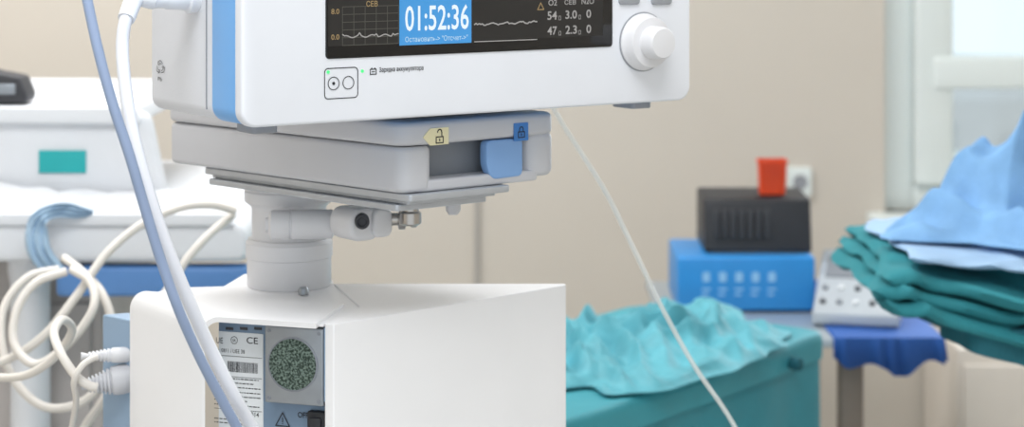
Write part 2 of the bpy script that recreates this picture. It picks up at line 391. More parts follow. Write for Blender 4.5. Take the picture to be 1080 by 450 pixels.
hose('tubing',[W(*a) for a in ((560,40,2.44),(572,90,2.46),(590,125,2.48),(614,163,2.5),(640,205,2.5),(668,262,2.5),(697,322,2.5),(732,385,2.5),(775,450,2.5),(815,540,2.5),(835,700,2.5),(838,1100,2.5))],.0030,M_clear,'thin clear plastic tubing hanging behind the monitor','tubing')

# ---------------------------------------------------------------- cabinet / equipment unit
ZC0=1.0343
L2=Vector((-.3266,2.11)); A=Vector((-.1848,2.064)); th=math.atan2(A.y-L2.y,A.x-L2.x)
CF=Fr((L2.x,L2.y,0),th); cab=root('anesthesia_unit',CF,'white sheet-metal equipment housing with recessed connection panel','medical equipment')
def cl(px,Y): 
    w_=CF.L(((px-540)/F*Y,Y,0)); return Vector((w_.x,w_.y))
la=CF.L((A.x,A.y,0)).x
b=cl(597,2.290); b2=cl(596,2.300); l1=cl(137,2.25)
k1=cl(352,2.300); k2=cl(346,2.37); k3=cl(258,2.37); k4=cl(236,2.29); c2=cl(180,2.28)
e=l1.copy()
zb=.2
bm=bmesh.new()
R=.022; T=.0055
XE=la-.0165
ZCV=ZC0+.0025
prof=[(0,zb)]
for i in range(11):
    a=math.radians(180-90*i/10); prof.append((R+R*math.cos(a),ZCV-R+R*math.sin(a)))
prof.append((XE,ZCV))
inner=[(XE,ZCV-T)]+[(R+(R-T)*math.cos(math.radians(90+90*i/10)),ZCV-R+(R-T)*math.sin(math.radians(90+90*i/10))) for i in range(11)]+[(T,zb)]
ring=prof+inner
def backv(x,z):
    return (x+e.x*(1 if x<XE-.001 else .10),e.y,z)
v1=[bm.verts.new((x,-.008,z)) for x,z in ring]; v2=[bm.verts.new(backv(x,z)) for x,z in ring]
n=len(ring)
for i in range(n): bm.faces.new((v1[i],v1[(i+1)%n],v2[(i+1)%n],v2[i]))
for vv in (v1,v2):
    for i in range(len(prof)-1):
        j=n-1-i; bm.faces.new((vv[i],vv[i+1],vv[j-1],vv[j]))
fin('folded_cover',bm,M_warm,cab,label='white folded sheet-metal cover')
# right housing
bm=bmesh.new(); a_prism(bm,rpoly([(la,.0),(b.x,b.y),(b2.x,b2.y),(k1.x,k1.y),(la-.012,.10),(la-.012,.004)],.002),'z',zb,ZC0+.0008,.0014)
fin('side_housing',bm,M_warm,cab,label='white enamelled side housing')
bm=bmesh.new(); a_prism(bm,[(R+.004,.0015),(la-.0125,.0015),(la-.0125,.10),(k1.x+.002,k1.y-.001),(k2.x,k2.y),(k3.x,k3.y),(k4.x,k4.y),(c2.x,c2.y),(e.x+R+.004,e.y)],'z',ZC0-.0026,ZC0-.0006,0)
fin('deck',bm,M_warm,cab)
# recessed panel
yp=.022
bm=bmesh.new(); a_box(bm,T+.001,la-.0125,yp,yp+.06,zb,ZC0-.006,.0005); rp=fin('connection_panel',bm,M_panel,cab,label='blue-grey recessed metal connection panel')
def cx(px,py,y=yp): return CF.hit(px,py,y)
bm=bmesh.new(); yl=yp-.0006
for i in range(7):
    px=238+i*15; a_=cx(px,347.5,yl); a_quad(bm,a_.x,a_.x+.009,a_.z,a_.z+.003,yl)
fin('vent_slots',bm,M_dark,rp)
q0=cx(211,450); q1=cx(278,352)
bm=bmesh.new(); a_box(bm,max(q0.x,T+.0015),q1.x,yp-.001,yp+.001,q0.z-.05,q1.z,.0002); lab=fin('rating_label',bm,M_label,rp,label='white printed rating label with barcode')
bm=bmesh.new(); yl=yp-.0013
def ct(s,px0,px1,py0,py1,bold=0):
    a=cx(px0,py1,yl); b_=cx(px1,py1,yl); t=cx(px0,py0,yl); a_text(bm,s,(a.x,yl,a.z),UX,UZ,b_.x-a.x,t.z-a.z,bold)
ct('CE',260,272,355,362,.008); ct('UE',228,235,355.5,361.5)
q=cx(247,358.5,yl); a_ring(bm,q.x,q.z,.0038,.0006,yl); ct('SK',245,249,357,360)
ct('ser. 0811 / UEE 38',226,258,366.5,370.5); ct('2014',262,273,434,439,.01)
x=cx(240,385,yl).x; xe=cx(272,385,yl).x; z_=cx(240,391.5,yl).z; zt=cx(240,380.5,yl).z
random.seed(5)
while x<xe:
    wd=random.choice((.0004,.0006,.0010)); a_quad(bm,x,x+wd,z_,zt,yl); x+=wd+random.choice((.0004,.0006))
for py in (398,402.5,407,412,416.5,421,426,441,445):
    a=cx(226,py,yl); random.seed(int(py*2)); xx=a.x; lim=cx(random.choice((260,268,273)) if py<430 else 256,py,yl).x
    while xx<lim:
        l=random.uniform(.0015,.005); a_quad(bm,xx,xx+l,a.z,a.z+.0010,yl); xx+=l+.0009
for py in (374,395.5,430):
    a_line(bm,[(cx(226,py,yl).x,cx(226,py,yl).z),(cx(276,py,yl).x,cx(226,py,yl).z)],.0005,yl)
fin('label_print',bm,M_ink,lab)
# filter module
ym=.004
q0=cx(279,424,ym); q1=cx(341,347,ym)
bm=bmesh.new(); a_box(bm,q0.x,q1.x,ym,yp+.002,q0.z,q1.z,.002)
fm=fin('filter_module',bm,M_steel2,rp,label='silver square filter holder')
cxm=(q0.x+q1.x)/2-.001; czm=cx(309,384,ym).z
bm=bmesh.new(); a_lathe(bm,[(.0285,0),(.0285,.0012),(.027,.0016),(.0265,.0002)],(cxm,ym,czm),(0,-1,0),44,cap=False); fin('filter_rim',bm,M_grey2,fm)
bm=bmesh.new(); a_lathe(bm,[(.0268,-.001),(.0266,.0012),(.02,.002),(.001,.0022)],(cxm,ym,czm),(0,-1,0),44); fin('foam_filter',bm,M_foam,fm,label='round speckled green foam filter')
for (sx_,sz_) in ((q0.x+.005,q0.z+.005),(q1.x-.005,q0.z+.005),(q0.x+.005,q1.z-.005),(q1.x-.005,q1.z-.005)):
    bm=bmesh.new(); a_lathe(bm,[(.0022,0),(.002,.0006),(.0005,.0004)],(sx_,ym,sz_),(0,-1,0),12); fin('screw',bm,M_grey2,fm)
q0=cx(343,424,.002); 
bm=bmesh.new(); a_box(bm,q0.x,la-.0128,.004,yp,q0.z,cx(342,346,.002).z,.0005); fin('hinge_plate',bm,M_panel2,rp)
bm=bmesh.new(); yl=yp-.0008
a=cx(298,443,yl); a_line(bm,[(a.x-.008,a.z-.006),(a.x+.008,a.z-.006),(a.x,a.z+.008),(a.x-.008,a.z-.006)],.0011,yl); a_quad(bm,a.x-.0005,a.x+.0005,a.z-.002,a.z+.003,yl); a_quad(bm,a.x-.0005,a.x+.0005,a.z-.004,a.z-.003,yl)
ct('OFF',314,325,434,440,.01); fin('panel_print',bm,M_ink,rp)
q0=cx(327,480,yp); q1=cx(346,433,yp); bm=bmesh.new(); a_box(bm,q0.x,q1.x,yp-.008,yp,q0.z,q1.z,.0015)
a_box(bm,q0.x+.004,q1.x-.004,yp-.011,yp-.006,q0.z+.01,q1.z-.006,.001); fin('power_switch',bm,M_blk,rp,label='black rocker power switch')
# rear connector block
q0=cl(108,2.30); q1=cl(140,2.265); bm=bmesh.new(); zt=H-(335-HY)*2.28/F
a_prism(bm,[(q0.x,q0.y),(q1.x,q1.y),(c2.x+.0,c2.y+.0),(c2.x-.02,c2.y+.05)],'z',.35,zt,.002); fin('connector_block',bm,M_panel2,cab,label='blue-grey rear connector block')
for (py,s) in ((374,.72),(400,1.35)):
    w_=W(127,py,2.272); w_=CF.L(w_); bm=bmesh.new(); d=CF.I@Vector((-1,-.25,-.12 if s>1 else .02))
    pr=[(.009*s,-.014),(.0118*s,-.012),(.0125*s,.0),(.0118*s,.009),(.0094*s,.011)]
    for i in range(6): 
        r_=.0108-.0009*i; pr+= [(r_*s,.0125+.0042*i),(r_*s,.0145+.0042*i),((r_-.0026)*s,.015+.0042*i),((r_-.0026)*s,.0164+.0042*i)]
    pr+=[(.0045,.044)]
    a_lathe(bm,pr,w_,d,24)
    fin('cable_plug',bm,M_grey if s>1 else M_col,cab,label='grey-white ribbed cable plug')
# chassis
bm=bmesh.new(); a_prism(bm,rpoly([(-.06,-.04),(la+.01,-.06),(b.x+.03,b.y),(b2.x,b2.y+.02),(c2.x-.05,c2.y+.07)],.03),'z',.11,.2,.008); fin('base',bm,M_grey,cab)
for (x,y) in ((0,0),(la,-.02),(b.x-.02,b.y),(b2.x-.05,b2.y),(c2.x,c2.y+.02)):
    bm=bmesh.new(); a_lathe(bm,[(.03,-.012),(.045,-.01),(.045,.01),(.03,.012)],(x,y,.045),(1,0,0),24); a_box(bm,x-.016,x+.016,y-.015,y+.015,.06,.112,.002); fin('castor',bm,M_dark,cab)

# ---------------------------------------------------------------- monitor mount
CY=2.30
CX=(305-540)/F*CY
ZB=ZC0-.0004
TF=Fr((CX,CY,ZB),math.radians(38.46)); mt=root('monitor_mount',TF,'light grey swivel bracket and tray carrying the monitor','monitor bracket')
def zz(py,Y=CY): return H-(py-HY)*Y/F-ZB
bm=bmesh.new()
a_lathe(bm,[(.0475,0),(.0485,.002),(.0485,zz(252)),(.0472,zz(250)),(.0435,zz(249.5)),(.0430,zz(248.5)),(.0430,zz(218)),(.0440,zz(216)),(.0480,zz(213)),(.0510,zz(211)),(.0515,zz(209)),(.0515,zz(200)),(.0505,zz(199)),(.049,zz(188))],(0,0,0),(0,0,1),64)
fin('column',bm,M_col,mt,ang=30)
bm=bmesh.new(); a_lathe(bm,[(.0486,zz(270)),(.0500,zz(269)),(.0500,zz(254)),(.0486,zz(252.5))],(0,0,0),(0,0,1),48); fin('clamp_collar',bm,M_col,mt)
Al=TF.L((-.1117,2.04,0)); ztray=ZT-ZB
vt=(TF.I@Vector((-.725,.688,0))).normalized()
def tp(a,b_): return (Al.x+a+vt.x*b_,Al.y+vt.y*b_)
zs=ztray-.0243; zbm=H-.2769-ZB
def tpoly(a0,a1,b0,b1): return [tp(a0,b0),tp(a1,b0),tp(a1,b1),tp(a0,b1)]
bm=bmesh.new(); a_prism(bm,rpoly(tpoly(-.004,.206,-.002,.40),.022),'z',zs,ztray,.006,4); fin('tray_top',bm,M_grey,mt)
bm=bmesh.new()
a_prism(bm,rpoly(tpoly(-.001,.040,-.001,.398),.016),'z',zbm,zs-.0010,.006,4)
a_prism(bm,rpoly(tpoly(.164,.205,-.001,.398),.018),'z',zbm+.004,zs+.004,.008,4)
a_prism(bm,rpoly(tpoly(.020,.180,.0005,.10),.006),'z',zbm,zbm+.012,.003)
a_prism(bm,tpoly(.02,.18,.030,.39),'z',zbm,zs-.001,.002)
fin('tray_body',bm,M_grey,mt)
bm=bmesh.new(); a_prism(bm,tpoly(.036,.166,.026,.031),'z',zbm+.011,zs,.0005); fin('latch_recess',bm,M_grey2,mt,label='grey latch recess plate with shade put into its colour')  # darker grey plate stands in for the shade inside the recess
fy=Al.y
def th_(px,py,y=None): return TF.hit(px,py,fy if y is None else y)
q0=th_(513,188); q1=th_(551,160)
bm=bmesh.new(); a_prism(bm,rpoly([(q0.x+.008,zbm+.006),(q1.x,zbm+.007),(q1.x,zs-.001),(q0.x,zs-.001),(q0.x,zbm+.020)],.007),'y',fy-.0010,fy+.012,.002); fin('release_latch',bm,M_latch,mt,label='pale blue release latch')
yy=fy-.0026
a=th_(447,154,yy); b_=th_(473,154,yy); t=th_(447,136,yy); mid=(a.z+t.z)/2
bm=bmesh.new(); a_prism(bm,[(a.x-.001,mid),(a.x+.008,t.z),(b_.x,t.z),(b_.x,a.z),(a.x+.008,a.z)],'y',yy-.0004,yy+.0006); l1_=fin('unlock_label',bm,M_cream,mt,label='cream arrow-shaped label with open padlock')
def lock(bm,cx_,cz_,s,y,opened):
    a_line(bm,[(cx_-s*.5,cz_-s*.7),(cx_+s*.5,cz_-s*.7),(cx_+s*.5,cz_),(cx_-s*.5,cz_),(cx_-s*.5,cz_-s*.7)],s*.13,y)
    up=s*.22 if opened else 0
    pts=[(cx_+s*.30*math.cos(math.radians(180-20*i)),cz_+up+s*.3+s*.33*math.sin(math.radians(180-20*i))) for i in range(10)]
    if opened: pts=pts+[(cx_+s*.30,cz_)]
    else: pts=[(cx_-s*.30,cz_)]+pts+[(cx_+s*.30,cz_)]
    a_line(bm,pts,s*.13,y); a_quad(bm,cx_-s*.08,cx_+s*.08,cz_-s*.5,cz_-s*.2,y)
bm=bmesh.new(); lock(bm,(a.x+b_.x)/2+.004,mid-.0005,.0090,yy-.0007,True); fin('padlock_symbol',bm,M_ink,l1_)
a=th_(542,149,yy); b_=th_(557,149,yy); t=th_(542,130,yy); mid=(a.z+t.z)/2
bm=bmesh.new(); a_prism(bm,rrect(a.x,b_.x,a.z,t.z,.001),'y',yy-.0004,yy+.0006); l2_=fin('lock_label',bm,M_lblue,mt,label='blue label with closed padlock')
bm=bmesh.new(); lock(bm,(a.x+b_.x)/2,mid,.0085,yy-.0007,False); fin('padlock_symbol',bm,M_ink,l2_)
# under plate
bm=bmesh.new(); a_prism(bm,rpoly(tpoly(.004,.135,-.006,.335),.004),'z',zbm-.008,zbm-.0005,.0015)
a_prism(bm,rpoly(tpoly(.010,.125,.004,.33),.004),'z',zbm-.012,zbm-.0082,.0008)
a_prism(bm,rpoly(tpoly(.002,.120,.012,.325),.004),'z',zbm-.019,zbm-.0122,.0015); fin('slide_plate',bm,M_slide,mt,label='pale metal slide plate')
# arm and clamp
def wl(px,py,Y): return TF.L(W(px,py,Y))
ax=TF.I@Vector((1,.10,0))
bm=bmesh.new(); a_lathe(bm,[(.008,-.004),(.0085,-.001),(.013,.0),(.0158,.002),(.0165,.005),(.0165,.022),(.0152,.0225),(.0152,.0245),(.0162,.025),(.0162,.070),(.012,.072)],wl(284,237,2.222),ax,36); fin('pivot_arm',bm,M_col,mt,ang=30)
bm=bmesh.new(); o_=wl(346,0,2.20); z1,z0_=zz(217,2.20),zz(251,2.20)
a_prism(bm,rrect(o_.x,o_.x+.042,z0_,z1,.015,10),'y',o_.y-.045,o_.y+.0,.006,4)
c_=wl(393,236,2.20); a_prism(bm,rrect(c_.x-.012,c_.x+.014,z0_+.003,z1-.001,.009,10),'y',c_.y-.02,c_.y+.04,.004)
fin('clamp_block',bm,M_col,mt)
bm=bmesh.new(); s_=wl(382,234,2.160); dn=TF.I@Vector((0.1,-1,0)); a_lathe(bm,[(.0080,-.014),(.0080,.0),(.007,.001),(.0055,.001),(.0045,-.002),(.0012,-.002)],s_,dn,28); fin('hex_socket',bm,M_dark,mt,label='round dark socket screw')
bm=bmesh.new(); a_lathe(bm,[(.007,0),(.007,.012),(.0115,.013),(.0115,.02),(.008,.021),(.008,.026),(.0095,.027),(.0095,.032),(.007,.034)],wl(408,231,2.20),ax,28); 
p=wl(433,0,2.18); a_lathe(bm,[(.008,zz(208,2.18)),(.0095,zz(211,2.18)),(.0095,zz(222,2.18)),(.012,zz(224,2.18)),(.012,zz(235,2.18)),(.009,zz(237,2.18))],(p.x,p.y,0),(0,0,1),28)
fin('tension_knob',bm,M_steel,mt,label='polished steel tension knob')
bm=bmesh.new(); p=wl(478,0,2.18); a_lathe(bm,[(.004,zz(200,2.18)),(.004,zz(212,2.18)),(.0085,zz(214,2.18)),(.008,zz(222,2.18)),(.005,zz(226,2.18))],(p.x,p.y,0),(0,0,1),20)
a_box(bm,p.x-.030,p.x+.03,p.y-.006,p.y+.006,zz(205,2.18),zz(199,2.18),.001); fin('wing_screw',bm,M_grey,mt)
bm=bmesh.new(); p=wl(320,0,2.235); a_lathe(bm,[(.006,.001),(.006,.006),(.004,.009)],(p.x,p.y,0),(0,0,1),16); fin('locating_pin',bm,M_steel2,mt)

# ---------------------------------------------------------------- cot at the side
KF=Fr((-.9,3.25,0)); cot=root('hospital_cot',KF,'white wheeled hospital cot with blue rail and teal label','hospital bed')
def K(px,py,Y): return KF.L(W(px,py,Y))
xr=K(262,0,2.95).x
bm=bmesh.new(); a_prism(bm,rpoly([(-.75,K(0,277,2.95).z),(xr-.0,K(0,277,2.95).z),(xr,K(0,240,2.95).z),(xr-.05,K(0,223,2.95).z),(-.75,K(0,223,2.95).z)],.02),'y',-.30,.35,.012,4)
a_prism(bm,rpoly([(-.75,K(0,236,2.94).z),(xr-.02,K(0,238,2.94).z),(xr-.03,K(0,226,2.94).z),(-.75,K(0,226,2.94).z)],.006),'y',-.308,-.29,.004)
fin('tray',bm,M_cotw,cot)
bm=bmesh.new(); xs=K(157,0,3.02).x; a_prism(bm,rpoly([(-.75,1.02),(xs+.03,1.02),(xs,K(0,118,3.02).z),(-.75,K(0,114,3.02).z)],.02),'y',-.23,-.20,.008); 
a_prism(bm,rpoly([(-.75,K(0,128,3.0).z),(xs-.01,K(0,132,3.0).z),(xs-.02,K(0,113,3.0).z),(-.75,K(0,110,3.0).z)],.01),'y',-.245,.30,.008)
sp=fin('side_panel',bm,M_cotw,cot)
a=K(38,184,3.0); b_=K(88,160,3.0); bm=bmesh.new(); a_box(bm,a.x,b_.x,-.234,-.229,a.z,b_.z,.001); fin('teal_plate',bm,M_tealp,sp,label='teal rectangular plate')
bm=bmesh.new(); nx,ny=110,30; g=[]
for j in range(ny+1):
    row=[]
    for i in range(nx+1):
        u=i/nx; v=j/ny; x=-.74+u*(xr-.03+.74); y=-.29+v*.055
        hmax=.058*(1-.75*max(0,(u-.45)/.55))
        fold=math.sin(u*34+3*noise.noise(Vector((u*5,v*3,2)))+v*3); f2=noise.noise(Vector((u*26-v*4,v*5,6)))
        z=1.0175+hmax*min(1,v*1.25)**.8+(.0055*fold+.010*f2)*min(1,v*5)
        y+=(.008*fold+.008*f2)*math.sin(v*math.pi)
        row.append(bm.verts.new((x,y,max(z,1.0175))))
    g.append(row)
for j in range(ny):
    for i in range(nx): bm.faces.new((g[j][i],g[j][i+1],g[j+1][i+1],g[j+1][i]))
fin('bed_sheet',bm,M_sheet,cot,ang=80)
a=K(60,312,2.97); b_=K(262,280,2.97); bm=bmesh.new(); a_box(bm,a.x,b_.x,-.29,-.25,a.z,b_.z,.008); fin('blue_rail',bm,M_railb,cot,label='blue plastic bumper rail')
bm=bmesh.new(); p=K(32,0,3.05); a_lathe(bm,[(.03,.15),(.03,.90),(.034,.92),(.034,.95)],(p.x,-.20,0),(0,0,1),32); fin('column',bm,M_cotw,cot)
a=K(112,0,3.12); B('pedestal',cot,M_taupe,-.6,a.x,-.14,.3,.14,.95,.01)
B('drawer',cot,M_taupe,-.5,a.x-.02,-.15,-.14,.55,.86,.005)
B('base',cot,M_cotw,-.65,.4,-.25,.32,.1,.15,.02)
castors(cot,-.6,.35,-.2,.27)
# handset
HF=Fr(W(8,113,3.02)); HF.o.z=W(0,111,3.0).z+.0005
bm=bmesh.new()
a_prism(bm,rpoly([(-.045,0),(.026,0),(.030,.012),(.018,.040),(-.045,.052)],.006),'y',-.0,.06,.004)
hs=fin('handset',bm,M_dark,None,label='black and silver handset resting on the cot edge',cat='handset',loc=HF.o)
bm=bmesh.new(); a_box(bm,-.04,.012,-.003,.001,.014,.030,.001); fin('handset_face',bm,M_steel2,hs,label='silver face strip')
# strap
pts=[W(*a) for a in ((98,225,2.945),(78,222,2.93),(58,222,2.92),(44,229,2.905),(38,243,2.90),(42,266,2.90),(60,292,2.90))]
bm=bmesh.new(); o=pts[-1]; C=crom(pts,10); rows=[]
for i,p in enumerate(C):
    t=i/(len(C)-1); row=[]; tg=(C[min(i+1,len(C)-1)]-C[max(0,i-1)]).normalized(); d=tg.cross(Vector((0,1,0))).normalized()
    wd=.010+.024*min(1,t*1.2)+.004*math.sin(t*11)
    for k in range(13):
        s_=(k/12-.5); row.append(bm.verts.new(p-o+d*s_*wd+Vector((0,-.004*math.sin(k*1.5+t*6)-.003*math.sin(t*17),0))))
    rows.append(row)
for r0,r1 in zip(rows,rows[1:]):
    for k in range(12): bm.faces.new((r0[k],r0[k+1],r1[k+1],r1[k]))
ob=fin('strap',bm,M_strap,None,ang=80,label='pale blue fabric strap draped over the cot tray',cat='strap',loc=o)
sm=ob.modifiers.new('s','SOLIDIFY'); sm.thickness=.002
# cables
def cable(pts,r=.0060,label='off-white cable coiled over the cot tray'):
    P=[W(*a) for a in pts]; o=P[-1].copy(); bm=bmesh.new(); a_tube(bm,[p-o for p in P],r,12,12)
    return fin('cable',bm,M_cable,None,label=label,cat='cable',loc=o,group='off-white cables looped beside the cot')
cable(((248,222,2.84),(222,216,2.82),(190,219,2.8),(150,236,2.78),(112,268,2.75),(82,310,2.72),(48,352,2.7),(10,378,2.7),(-40,392,2.72),(-120,420,2.8)))
cable(((246,226,2.86),(222,246,2.83),(198,272,2.8),(180,300,2.78),(160,330,2.76),(140,370,2.74),(110,420,2.72),(80,470,2.72),(60,560,2.74),(55,800,2.74),(50,1027,2.74)))
cable(((62,284,2.80),(30,292,2.78),(6,320,2.76),(1,354,2.74),(12,396,2.72),(45,428,2.70),(86,424,2.69),(114,392,2.69),(120,350,2.70),(108,310,2.72),(86,286,2.76),(68,272,2.80)))
cable(((70,286,2.74),(38,298,2.72),(18,326,2.7),(15,362,2.68),(38,384,2.66),(72,362,2.66),(98,326,2.67),(96,298,2.7),(76,284,2.73)))
cable(((102,408,2.253),(94,406,2.25),(80,396,2.25),(64,372,2.26),(57,350,2.3),(66,337,2.34),(76,348,2.38),(62,372,2.42),(36,392,2.45),(6,398,2.5),(-50,392,2.6)),.0052,'off-white cable plugged into the equipment unit')
cable(((103,376,2.253),(97,378,2.25),(86,386,2.24),(78,402,2.24),(80,425,2.27),(72,470,2.32),(55,560,2.4)),.0036,'off-white cable plugged into the equipment unit')

# ---------------------------------------------------------------- teal covered trolley
ZTT=.777
TFm=Fr((0.1,2.95,0)); tr=root('draped_trolley',TFm,'trolley draped in turquoise plastic sheeting','trolley')
pp=[Vector((0.0,2.613)),Vector((.5186,3.30)),Vector((.22,3.53)),Vector((-.30,2.84))]
pl=[(p.x-.1,p.y-2.95) for p in pp]
def cloth_prism(name,pl,za,zb_,m,amp,parent,off=0,seed=0,label=None,step=.02,rnd=.012,warp=None):
    P=rpoly(pl,.035); c=Vector((sum(p[0] for p in P)/len(P),sum(p[1] for p in P)/len(P)))
    R_=[]
    for i in range(len(P)):
        a=Vector(P[i]); b_=Vector(P[(i+1)%len(P)]); n_=max(1,int((b_-a).length/step))
        for k in range(n_): R_.append(a.lerp(b_,k/n_))
    bm=bmesh.new(); rows=[]; nz=max(2,int((zb_-rnd-za)/step))
    lv=[(za+(zb_-rnd-za)*j/nz,0) for j in range(nz+1)]+[(zb_-rnd+rnd*math.sin(math.radians(a_)),rnd*(1-math.cos(math.radians(a_)))) for a_ in (30,60,90)]
    for z,ins in lv:
        row=[]; tt=(z-za)/(zb_-za)
        for q in R_:
            d=(q-c).normalized(); w_=noise.noise(Vector((q.x*9,q.y*9,z*1.5+seed)))*amp*(1-.6*tt)
            q2=q+d*(w_+off-ins); row.append(bm.verts.new((q2.x,q2.y,z)))
        rows.append(row)
    n_=len(R_)
    for r0,r1 in zip(rows,rows[1:]):
        for i in range(n_): bm.faces.new((r0[i],r0[(i+1)%n_],r1[(i+1)%n_],r1[i]))
    last=rows[-1]; base=[v.co.copy() for v in last]
    for s_ in (.8,.6,.4,.2,.02):
        row=[bm.verts.new((c.x+(p.x-c.x)*s_,c.y+(p.y-c.y)*s_,zb_+noise.noise(Vector((p.x*s_*9,p.y*s_*9,seed)))*amp*.25)) for p in base]
        for i in range(n_): bm.faces.new((last[i],last[(i+1)%n_],row[(i+1)%n_],row[i]))
        last=row
    bm.faces.new(last); bm.faces.new(rows[0][::-1])
    if warp:
        for v in bm.verts: v.co=warp(v.co)
    return fin(name,bm,m,parent,ang=70,label=label)
cloth_prism('drape',pl,.12,ZTT-.03,M_teal,.030,tr,label='smooth turquoise plastic drape')
cloth_prism('rim',pl,ZTT-.044,ZTT,M_tealr,.012,tr,off=.010,seed=4,rnd=.016,label='paler rolled plastic rim')
q=Fr((0,2.613,0),math.atan2(.687,.5186)); s_=q.hit(842,384,-.02); s_w=q.R@s_+q.o
bm=bmesh.new(); a_lathe(bm,[(.010,-.02),(.010,.004),(.006,.006)],TFm.L(s_w),q.R@Vector((0,-1,0)),20); fin('side_stud',bm,M_greend,tr,label='dark teal side stud')
castors(tr,-.1,.12,-.1,.3)
def crumple(name,cx_,cy_,rx,ry,h,z,m,seed,label,cat,rot=0,nr=90,na=260,freq=7,edge=.25,pw=3,peaks=(),fold=.5,fine=.2,fr=40,fd=.6,soft=.02):
    """cloth heap: domain-warped creased folds of two directions"""
    bm=bmesh.new(); rows=[]; Rm=Matrix.Rotation(rot,2)
    def crease(p_): 
        s=abs(math.sin(p_*.5)); return 1-(s*s+soft)**.5
    for j in range(nr+1):
        r=j/nr; row=[]
        for i in range(na):
            a=2*math.pi*i/na; er=1+edge*noise.noise(Vector((math.cos(a)*1.6,math.sin(a)*1.6,seed)))+.3*edge*noise.noise(Vector((math.cos(a)*4,math.sin(a)*4,seed+3)))
            p=Rm@Vector((r*er*rx*math.cos(a),r*er*ry*math.sin(a)))
            wx=noise.noise(Vector((p.x*freq,p.y*freq,seed+20))); wy=noise.noise(Vector((p.x*freq,p.y*freq,seed+30)))
            m1=.5+.5*noise.noise(Vector((p.x*freq*1.3,p.y*freq*1.3,seed+50)))*1.6
            ph=(p.x*math.cos(fd)+p.y*math.sin(fd))*fr+wx*9
            n1=crease(ph)
            ph2=(-p.x*math.sin(fd+.5)+p.y*math.cos(fd+.5))*fr*.7+wy*9
            n2=crease(ph2)
            n3=noise.noise(Vector((p.x*freq*4,p.y*freq*4,seed+9)))
            nn=n1*m1+n2*(1-m1)
            f=(1-r**pw); hh=h*f*(.3+fold*nn+fine*n3)
            for (ux,uy,us,uh) in peaks: hh+=uh*math.exp(-((p.x-ux)**2+(p.y-uy)**2)/us**2)*f*(.7+.35*nn)
            row.append(bm.verts.new((p.x+.012*f*wy,p.y+.012*f*wx,max(.0,hh)+.002)))
            if j==0: break
        rows.append(row)
    for i in range(na): bm.faces.new((rows[0][0],rows[1][i],rows[1][(i+1)%na]))
    for r0,r1 in zip(rows[1:],rows[2:]):
        for i in range(na): bm.faces.new((r0[i],r1[i],r1[(i+1)%na],r0[(i+1)%na]))
    low=[bm.verts.new((v.co.x,v.co.y,0)) for v in rows[-1]]
    for i in range(na): bm.faces.new((rows[-1][i],low[i],low[(i+1)%na],rows[-1][(i+1)%na]))
    bm.faces.new(low[::-1])
    return fin(name,bm,m,None,ang=60,label=label,cat=cat,loc=(cx_,cy_,z))
crumple('plastic_film',.20,3.12,.33,.185,.050,ZTT+.004,M_tealL,2,'crumpled light teal plastic film on the draped trolley','plastic film',rot=math.radians(53),freq=7,edge=.45,peaks=((.15,.15,.045,.030),),fold=1.0,fine=.35,fr=110,fd=.3,soft=.006)

# ---------------------------------------------------------------- side table with devices
z2=.718
SF=Fr((.52,3.82,0)); st=root('side_table',SF,'side table with metal top, blue drape and taupe legs','table')
B('table_top',st,M_tray,-.245,.235,-.295,.28,z2-.018,z2-.002,.003,label='stainless metal table top')
bm=bmesh.new()
nX=40; xa,xb=.05,.245
def hang(x): u=(x-xa)/(xb-xa); return .028+.030*math.sin(u*math.pi*.8+.2)+.010*math.sin(u*13)
top=[];bot=[];bk=[]
for i in range(nX+1):
    x=xa+(xb-xa)*i/nX; wv=.007*math.sin(i*.8+math.sin(i*.3)*2)
    bk.append(bm.verts.new((x,.27,z2+.001))); top.append(bm.verts.new((x,-.299,z2+.001))); bot.append(bm.verts.new((x,-.303+wv,z2-hang(x))))
for i in range(nX):
    bm.faces.new((bk[i],top[i],top[i+1],bk[i+1])); bm.faces.new((top[i],bot[i],bot[i+1],top[i+1]))
s1=[bm.verts.new((.252+.005*math.sin(i),-.299+.569*i/20,z2-.04-.02*math.sin(i*.3))) for i in range(21)]
s0=[bm.verts.new((.245,-.299+.569*i/20,z2+.001)) for i in range(21)]
for i in range(20): bm.faces.new((s0[i],s1[i],s1[i+1],s0[i+1]))
ob=fin('blue_drape',bm,M_nblue,st,ang=60,label='blue fabric drape over the table end'); sm=ob.modifiers.new('s','SOLIDIFY'); sm.thickness=.003; sm.offset=-1
for x in (.085,-.2):
    for y in (-.25,.25):
        B('leg',st,M_brown,x-.02,x+.022,y-.02,y+.02,0,z2-.018,.004)
z2t=z2+.001
# blue device
DF=Fr((W(788,0,3.75).x,3.86,z2t)); dv=root('control_box',DF,'blue metal instrument box with pale square markings','instrument box')
hw=.130; h_=.103
B('case',dv,M_dblue,-hw,hw,-.10,.12,.001,h_,.006)
for i in range(5):
    x=-.076+i*.031; bm=bmesh.new(); a_prism(bm,rrect(x-.007,x+.007,.056,.074,.003),'y',-.1010,-.0995)
    a_box(bm,x-.008,x+.008,-.1012,-.0995,.040,.044,.0003); a_box(bm,x-.008,x+.004,-.1012,-.0995,.030,.034,.0003); fin('pale_marking',bm,M_whiteink,dv)
